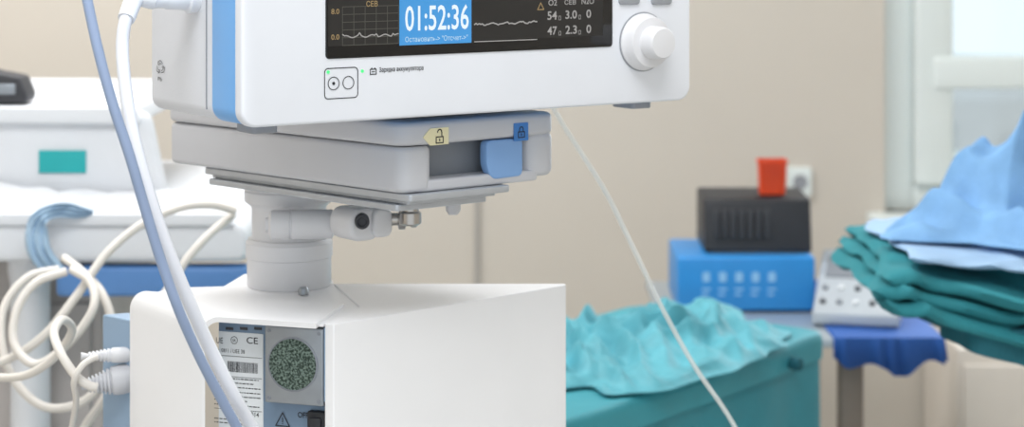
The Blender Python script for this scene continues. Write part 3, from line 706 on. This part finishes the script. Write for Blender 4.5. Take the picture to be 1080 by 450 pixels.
# black device
zb2=z2t+h_
BF=Fr((W(796,0,3.85).x,3.87,zb2)); bd=root('power_supply',BF,'black rectangular device stacked on the blue box','electronic device')
hb=.102
bm=bmesh.new(); a_prism(bm,rpoly([(-.08,.003),(.09,.003),(.09,.106),(-.06,.102)],.008),'x',-hb,hb,.004); fin('case',bm,M_blk,bd)
bm=bmesh.new()
for i in range(7): a_box(bm,-.085+i*.016,-.075+i*.016,-.083,-.074,.03,.085,.001)
fin('front_grille',bm,M_dark,bd)
B('foot_strip',bd,M_grey2,-hb+.01,hb-.01,-.075,.085,0,.004,.001)
# orange container
p=W(814,0,3.86); bm=bmesh.new()
def rr3(s,z): return [bm.verts.new((x,y,z)) for x,y in rrect(-.027*s,.027*s,-.020*s,.020*s,.006)]
rg=[rr3(.9,0),rr3(.92,.004),rr3(1.0,.058),rr3(1.08,.060),rr3(1.08,.066),rr3(.98,.066),rr3(.86,.008)]
for a,b_ in zip(rg,rg[1:]):
    for i in range(len(a)): bm.faces.new((a[i],a[(i+1)%len(a)],b_[(i+1)%len(a)],b_[i]))
bm.faces.new(rg[0][::-1]); bm.faces.new(rg[-1])
fin('plastic_container',bm,M_red,None,label='orange-red plastic container on the black device',cat='container',loc=(p.x,3.86,zb2+.1063))
# console
th5=math.radians(-14)
CFm=Fr((W(903,0,3.70).x+.010,3.76,z2+.003),th5); cn=root('control_console',CFm,'grey sloped control console with display and small knobs','control panel')
ZA,ZBk=.022,.098
bm=bmesh.new(); a_prism(bm,rpoly([(-.15,0),(.10,0),(.10,ZBk),(.075,ZBk),(-.15,ZA)],.006),'x',-.068,.088,.003); fin('case',bm,M_console,cn)
nrm=Vector((0,-(ZBk-ZA),.225)).normalized()
def slope(bm,x0,x1,t0,t1,hh=.003):
    f=lambda t:(-.15+.225*t,ZA+(ZBk-ZA)*t)
    (ya,za),(yb,zb_)=f(t0),f(t1); n=nrm*hh
    vs=[(x0,ya,za),(x1,ya,za),(x1,yb,zb_),(x0,yb,zb_)]; a=[bm.verts.new(Vector(v)-n*.5) for v in vs]; b_=[bm.verts.new(Vector(v)+n) for v in vs]
    bm.faces.new(b_); bm.faces.new(a[::-1])
    for i in range(4): bm.faces.new((a[i],a[(i+1)%4],b_[(i+1)%4],b_[i]))
bm=bmesh.new(); slope(bm,-.056,.016,.56,.90,.002); fin('display',bm,M_grey2,cn)
bm=bmesh.new(); slope(bm,.028,.074,.56,.90,.002); fin('side_plate',bm,M_keyw,cn)
for j in range(2):
    for i in range(5):
        x=-.052+i*.030; t=.16+.22*j; bm=bmesh.new(); a_lathe(bm,[(.0055,-.001),(.0055,.005),(.0045,.006)],(x,-.15+.225*t,ZA+(ZBk-ZA)*t),nrm,20); fin('knob',bm,(M_dark,M_grey2,M_keyw)[(i+j)%3],cn)

# ---------------------------------------------------------------- instrument table with linen
z3=.872
IF=Fr((.98,3.05,0)); it=root('instrument_table',IF,'instrument table draped with dark green surgical cloth','table')
px_=[(-.34,-.22),(.33,-.25),(.33,.25),(-.33,.25)]
def wp(v):
    f=.35+1.35*max(0,min(1,(v.x+.34)/.44)); return Vector((v.x,v.y,z3-(z3-v.z)*f))
cloth_prism('drape',px_,z3-.085,z3,M_greend,.05,it,seed=8,label='dark green surgical drape',warp=wp)
for x in (.12,.30):
    for y in (-.2,.2): B('leg',it,M_steel,x-.012,x+.012,y-.012,y+.012,.08,z3-.02,.003)
B('base_rail',it,M_steel,.10,.32,-.21,.21,.078,.1,.004)
castors(it,.12,.30,-.2,.2,.03)
def folded(name,x0,x1,y0,y1,z,layers,t,m,label,seed,cat='surgical cloth',zn=.006,lift=0,droop=0,ridge=0):
    bm=bmesh.new(); n_=84
    for l in range(layers):
        zc=z+t*(l+.5); o1=random.uniform(-.01,.01)
        for s_ in (0,1):
            rows=[]
            for j in range(n_+1):
                row=[]
                for i in range(n_+1):
                    u,v=i/n_,j/n_; x=x0+o1+(x1-x0)*u; y=y0+(y1-y0)*v
                    d=min(u,v,1-u,1-v); th2=t*.5*(1-(1-min(1,d/.025))**2)**.5
                    wx=noise.noise(Vector((u*4,v*4,seed+3)))
                    x+=.03*noise.noise(Vector((v*3,l*.4,seed))); y+=.03*noise.noise(Vector((u*6,l*.4+5,seed)))
                    fr_=(1-min(1,v*4))
                    y-=(.015+.03*u)*fr_*(1 if l==0 else .6)
                    cs=1-abs(math.sin(u*20+wx*6+v*2+l*.5))**.8
                    zo=zn*wx*1.5+ridge*(cs-.4)*(.4+.6*fr_)
                    y-=ridge*1.3*cs*fr_
                    zo+=lift*max(0,.3-u); zo-=droop*min(1,u*2.0)*fr_**.7*(1 if l==0 else .7)
                    row.append(bm.verts.new((x,y,zc+zo+(th2 if s_ else -th2))))
                rows.append(row)
            for j in range(n_):
                for i in range(n_):
                    bm.faces.new((rows[j][i],rows[j][i+1],rows[j+1][i+1],rows[j+1][i]))
    bmesh.ops.remove_doubles(bm,verts=bm.verts,dist=.0003)
    c=Vector(((x0+x1)/2,(y0+y1)/2,z))
    for v in bm.verts: v.co-=c
    return fin(name,bm,m,None,ang=80,label=label,cat=cat,loc=c)
folded('surgical_drape',.535,1.28,2.84,3.26,z3+.018,3,.019,M_green,'rumpled green surgical drape sagging over the table edge',2,zn=.008,lift=.04,droop=.075,ridge=.014)
zt3=z3+.018+.058+.018
folded('surgical_gown',.565,1.18,2.86,3.2,zt3,1,.010,M_pcloth,'folded pale blue gown lying on green drapes',5,zn=.005,droop=.020,ridge=.007)
crumple('surgical_cloth',.775,3.03,.215,.135,.085,zt3+.014,M_bcloth,21,'crumpled blue surgical cloth heaped on folded linen','surgical cloth',freq=6,pw=2.6,edge=.35,peaks=((-.12,.0,.05,.020),(-.045,.01,.055,.095),(.045,.02,.06,.075),(.12,.02,.07,.03)),fold=.9,fine=.3,fr=62,fd=.9,soft=.04)

# ---------------------------------------------------------------- low cabinet + outlet
LF=Fr((1.45,4.3,0)); lc=root('low_cabinet',LF,'beige laminate low cabinet under the window','cabinet')
xl=W(1012,0,4.12).x-1.45; zl=H-(370-HY)*4.12/F
B('body',lc,M_beige,xl,.5,-.16,.18,.05,zl,.006); 
for a,b_ in ((xl+.01,-.02),(-.01,.49)):
    d=B('door',lc,M_beige,a,b_,-.178,-.161,.07,zl-.03,.004); bm=bmesh.new(); a_box(bm,b_-.04,b_-.03,-.2,-.178,zl-.2,zl-.1,.003); fin('handle',bm,M_steel2,d)
B('plinth',lc,M_dark,xl+.02,.48,-.13,.17,0,.05,.002)
p0=W(832,208,4.48); p1=W(857,177,4.48)
oc=Fr(((p0.x+p1.x)/2,4.5,(p0.z+p1.z)/2)); ou=root('wall_socket',oc,'white wall socket on beige wall','electrical outlet')
hx,hz=(p1.x-p0.x)/2,(p1.z-p0.z)/2
bm=bmesh.new(); a_prism(bm,rrect(-hx,hx,-hz,hz,.006),'y',-.012,0,.003); fin('plate',bm,M_frame,ou)
bm=bmesh.new()
a_lathe(bm,[(.017,0),(.015,.002),(.002,.0005)],(0,-.0125,0),(0,-1,0),24); fin('socket_well',bm,M_foot,ou)

# ---------------------------------------------------------------- light
wd=bpy.data.worlds.new('w'); sc.world=wd; wd.use_nodes=True; nt=wd.node_tree
bg=nt.nodes['Background']; bg.inputs['Strength'].default_value=1.26
tc=nt.nodes.new('ShaderNodeTexCoord'); sp_=nt.nodes.new('ShaderNodeSeparateXYZ'); cr=nt.nodes.new('ShaderNodeValToRGB')
cr.color_ramp.elements[0].position=.35; cr.color_ramp.elements[0].color=(.82,.87,.90,1); cr.color_ramp.elements[1].position=.9; cr.color_ramp.elements[1].color=(.86,.94,1,1)
mp=nt.nodes.new('ShaderNodeMapRange'); mp.inputs['From Min'].default_value=-1
nt.links.new(tc.outputs['Generated'],sp_.inputs[0]); nt.links.new(sp_.outputs['Z'],mp.inputs['Value']); nt.links.new(mp.outputs['Result'],cr.inputs['Fac']); nt.links.new(cr.outputs['Color'],bg.inputs['Color'])
def area(name,loc,rot,sx,sy,pw,col):
    l=bpy.data.lights.new(name,'AREA'); l.shape='RECTANGLE'; l.size=sx; l.size_y=sy; l.energy=pw; l.color=col
    o=bpy.data.objects.new(name,l); COL.objects.link(o); o.location=loc; o.rotation_euler=rot; return o
area('ceiling_fill',(-.2,1.0,2.85),(0,0,0),1.6,1.1,48,(.98,.99,1))  # added overhead fill for the interior, no real fitting behind it
area('ceiling_fill',(-1.0,3.3,2.85),(0,0,0),1.6,1.0,50,(.98,.99,1))  # added fill brightening the back wall, set left so the right side dims
area('window_light',(1.5,4.40,1.6),(math.radians(-90),0,0),1.2,1.5,22,(.9,.96,1))

cam=bpy.data.cameras.new('camera'); co=bpy.data.objects.new('camera',cam); COL.objects.link(co)
co.location=(0,0,H); co.rotation_euler=(math.radians(90),0,0)
cam.sensor_width=36; cam.lens=F/1080*36; cam.shift_y=-(225-HY)/1080.0
cam.dof.use_dof=True; cam.dof.focus_distance=2.0; cam.dof.aperture_fstop=5.0; cam.clip_start=.02
sc.camera=co
sc.view_settings.view_transform='Standard'
